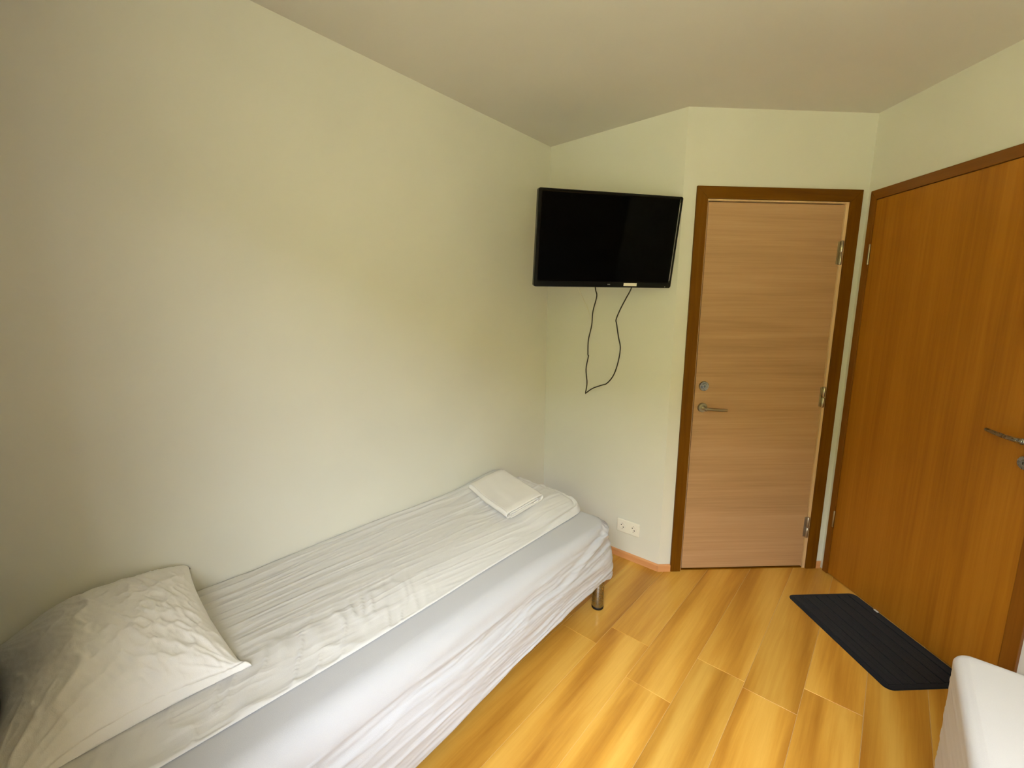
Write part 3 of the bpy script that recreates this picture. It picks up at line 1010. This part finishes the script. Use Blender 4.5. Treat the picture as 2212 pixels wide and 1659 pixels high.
obj('label_sticker', box(0.0995, 0.1710, -0.0047, -0.0036, -0.2095, -0.1945), M['white_label'], tv)['label'] = 'white sticker on the lower bezel'
obj('maker_mark', box(0.012, 0.026, -0.0042, -0.0036, -0.2050, -0.2005), M['grey'], tv)
obj('sensor', turned([(0.002, -0.0036), (0.002, -0.0048), (0.001, -0.005)], 'Y', (0.332, 0, -0.211), 10), M['white_label'], tv)
obj('bezel_glint', box(iw + 0.0016, iw + 0.0038, -0.0048, -0.0020, -0.180, 0.190, 0.0005), mat_metal('glint_strip', (0.45, 0.42, 0.44), 0.3), tv)  # added pale strip standing in for the window's glint on the bezel lip
# arm: plate on the TV back, two links, plate on the far wall
TVI = TVM.inverted()
def tvl(p): return TVI @ Vector(p)
obj('mount_plate', box(-0.06, 0.06, 0.0622, 0.070, -0.06, 0.06, 0.002), M['black_matt'], tv)
hub = TVM @ Vector((0, 0.09, 0))
elbow = Vector((-1.36, 2.20, hub.z))
wallp = Vector((-1.27, YF - 0.012, hub.z))
for a, b2 in ((TVM @ Vector((0, 0.068, 0)), hub), (hub, elbow), (elbow, wallp)):
    obj('arm', tube([tvl(a), tvl(a.lerp(b2, 0.5)), tvl(b2)], 0.011, 12), M['black_matt'], tv, True)
bm = box(wallp.x - 0.04, wallp.x + 0.04, YF - 0.012, YF - 0.0005, wallp.z - 0.10, wallp.z + 0.10, 0.002)
wpl = obj('wall_plate', bm, M['black_matt'], tv)
wpl.data.transform(TVI)

# cables below the television
def ray(px, py, y):
    """point on the plane at depth y seen at a photo pixel (used once, to place the cable in the room)"""
    d = Vector(((px - 1106) / 951.55, -(py - 829.5) / 951.55, 1))
    w = Vector((CR[0][0] * d.x + CR[1][0] * d.y + CR[2][0] * d.z, CR[0][1] * d.x + CR[1][1] * d.y + CR[2][1] * d.z, CR[0][2] * d.x + CR[1][2] * d.y + CR[2][2] * d.z))
    return Vector((0, 0, CAM_H)) + w * (y / w.y)
cp = [(1284, 575, 2.20), (1286, 622, 2.22), (1289, 640, 2.23), (1281, 672, 2.25), (1278, 703, 2.26), (1271, 735, 2.27), (1270, 765, 2.28), (1271, 770, 2.28), (1266, 797, 2.29), (1268, 826, 2.30), (1266, 842, 2.31), (1264.5, 850, 2.315)]
cq = [(1264.5, 850, 2.315), (1280, 839, 2.315), (1300, 832, 2.31), (1311, 828, 2.30), (1325, 811, 2.29), (1335, 783, 2.28), (1340, 752, 2.27), (1336, 728, 2.26), (1332, 700, 2.25), (1331, 690, 2.25), (1340, 668, 2.25), (1352, 645, 2.25), (1364, 622, 2.25), (1373, 590, 2.24)]
path = catmull([ray(*p) for p in cp], 6) + catmull([ray(*p) for p in cq], 6)[1:]
tag(obj('power_cord', tube(path, 0.0034, 8), M['cable'], None, True), 'thin black cord hanging in a long loop under the television', 'cord')
path = catmull([ray(*p) for p in [(1240, 600, 2.27), (1247, 620, 2.29), (1254, 633, 2.31), (1262, 650, YF - 0.006), (1270, 668, YF - 0.003), (1276, 690, YF - 0.0015)]], 6)
tag(obj('aerial_cord', tube(path, 0.0018, 8), M['cable_white'], None, True), 'faint thin white cord against the wall beneath the left part of the television', 'cord')

# ------------------------------------------------------------------ double wall socket
sk = empty('wall_socket', (-1.0895, YF, 0.204), label='white double wall socket low on the wall between bed and pale door', cat='socket')
obj('plate', box(-0.072, 0.072, -0.010, 0.0, -0.040, 0.040, 0.003), M['socket'], sk)
for sx in (-0.0355, 0.0355):
    bm = bmesh.new()
    # raised rim with a sunken round well
    prof = [(0.0235, -0.010), (0.0235, -0.0125), (0.0200, -0.0125), (0.0195, -0.0102), (0.0001, -0.0102)]
    seg = 28
    rings = [[bm.verts.new((sx + r * math.cos(2 * math.pi * i / seg), h, r * math.sin(2 * math.pi * i / seg))) for i in range(seg)] for r, h in prof]
    for A, B in zip(rings[:-1], rings[1:]):
        for i in range(seg):
            bm.faces.new((A[i], A[(i + 1) % seg], B[(i + 1) % seg], B[i]))
    so = obj('outlet', bm, M['socket'], sk)
    for dx, dz in ((-0.0065, 0.0065), (0.0065, -0.0065)):
        obj('pin_hole', turned([(0.0034, -0.0103), (0.0034, -0.0107), (0.0008, -0.0108)], 'Y', (sx + dx, 0, dz), 12), M['hole'], so)
    for dz in (-0.0185, 0.0185):
        obj('earth_clip', box(sx - 0.0022, sx + 0.0022, -0.0122, -0.0104, dz - 0.0025, dz + 0.0025), M['dull_metal'], so)

# ------------------------------------------------------------------ ribbed doormat before the orange door
dm = empty('doormat', (C1[0], C1[1], 0.0005), PH, label='dark charcoal ribbed doormat on the floor by the orange door', cat='doormat')
ms0, ms1, my0, my1 = 0.250, 0.850, -0.378, -0.0095
bm = bmesh.new()
def rr(s0, s1, y0, y1, r, z, k=7):
    out = []
    for cx, cy, a0 in ((s1 - r, y1 - r, 0), (s0 + r, y1 - r, 90), (s0 + r, y0 + r, 180), (s1 - r, y0 + r, 270)):
        for i in range(k):
            a = math.radians(a0 + 90 * i / (k - 1))
            out.append(bm.verts.new((cx + r * math.cos(a), cy + r * math.sin(a), z)))
    return out
lp = [rr(ms0, ms1, my0, my1, 0.03, 0.0), rr(ms0, ms1, my0, my1, 0.03, 0.003), rr(ms0 + 0.003, ms1 - 0.003, my0 + 0.003, my1 - 0.003, 0.028, 0.0045), rr(ms0 + 0.018, ms1 - 0.018, my0 + 0.018, my1 - 0.018, 0.015, 0.0045)]
for A, B in zip(lp[:-1], lp[1:]):
    m = len(A)
    for i in range(m):
        bm.faces.new((A[i], A[(i + 1) % m], B[(i + 1) % m], B[i]))
bm.faces.new(lp[0][::-1])
bm.faces.new(lp[-1])
obj('border', bm, M['mat_edge'], dm)
nr = 11
pitch = (my1 - my0 - 0.040) / nr
rib_me = None
for i in range(nr):
    yc = my0 + 0.020 + pitch * (i + 0.5)
    wd = pitch * (0.47 if i % 2 == 0 else 0.40)
    hgt = 0.0100 if i % 2 == 0 else 0.0066
    b = box(ms0 + 0.020, ms1 - 0.020, yc - wd, yc + wd, 0.004, hgt, 0.0016)
    obj('rib', b, M['mat'], dm)
obj('tag', box(0.385, 0.407, my1 - 0.010, my1 - 0.0005, 0.0048, 0.0075, 0.0005), M['white_label'], dm)['label'] = 'small white tag at the edge'
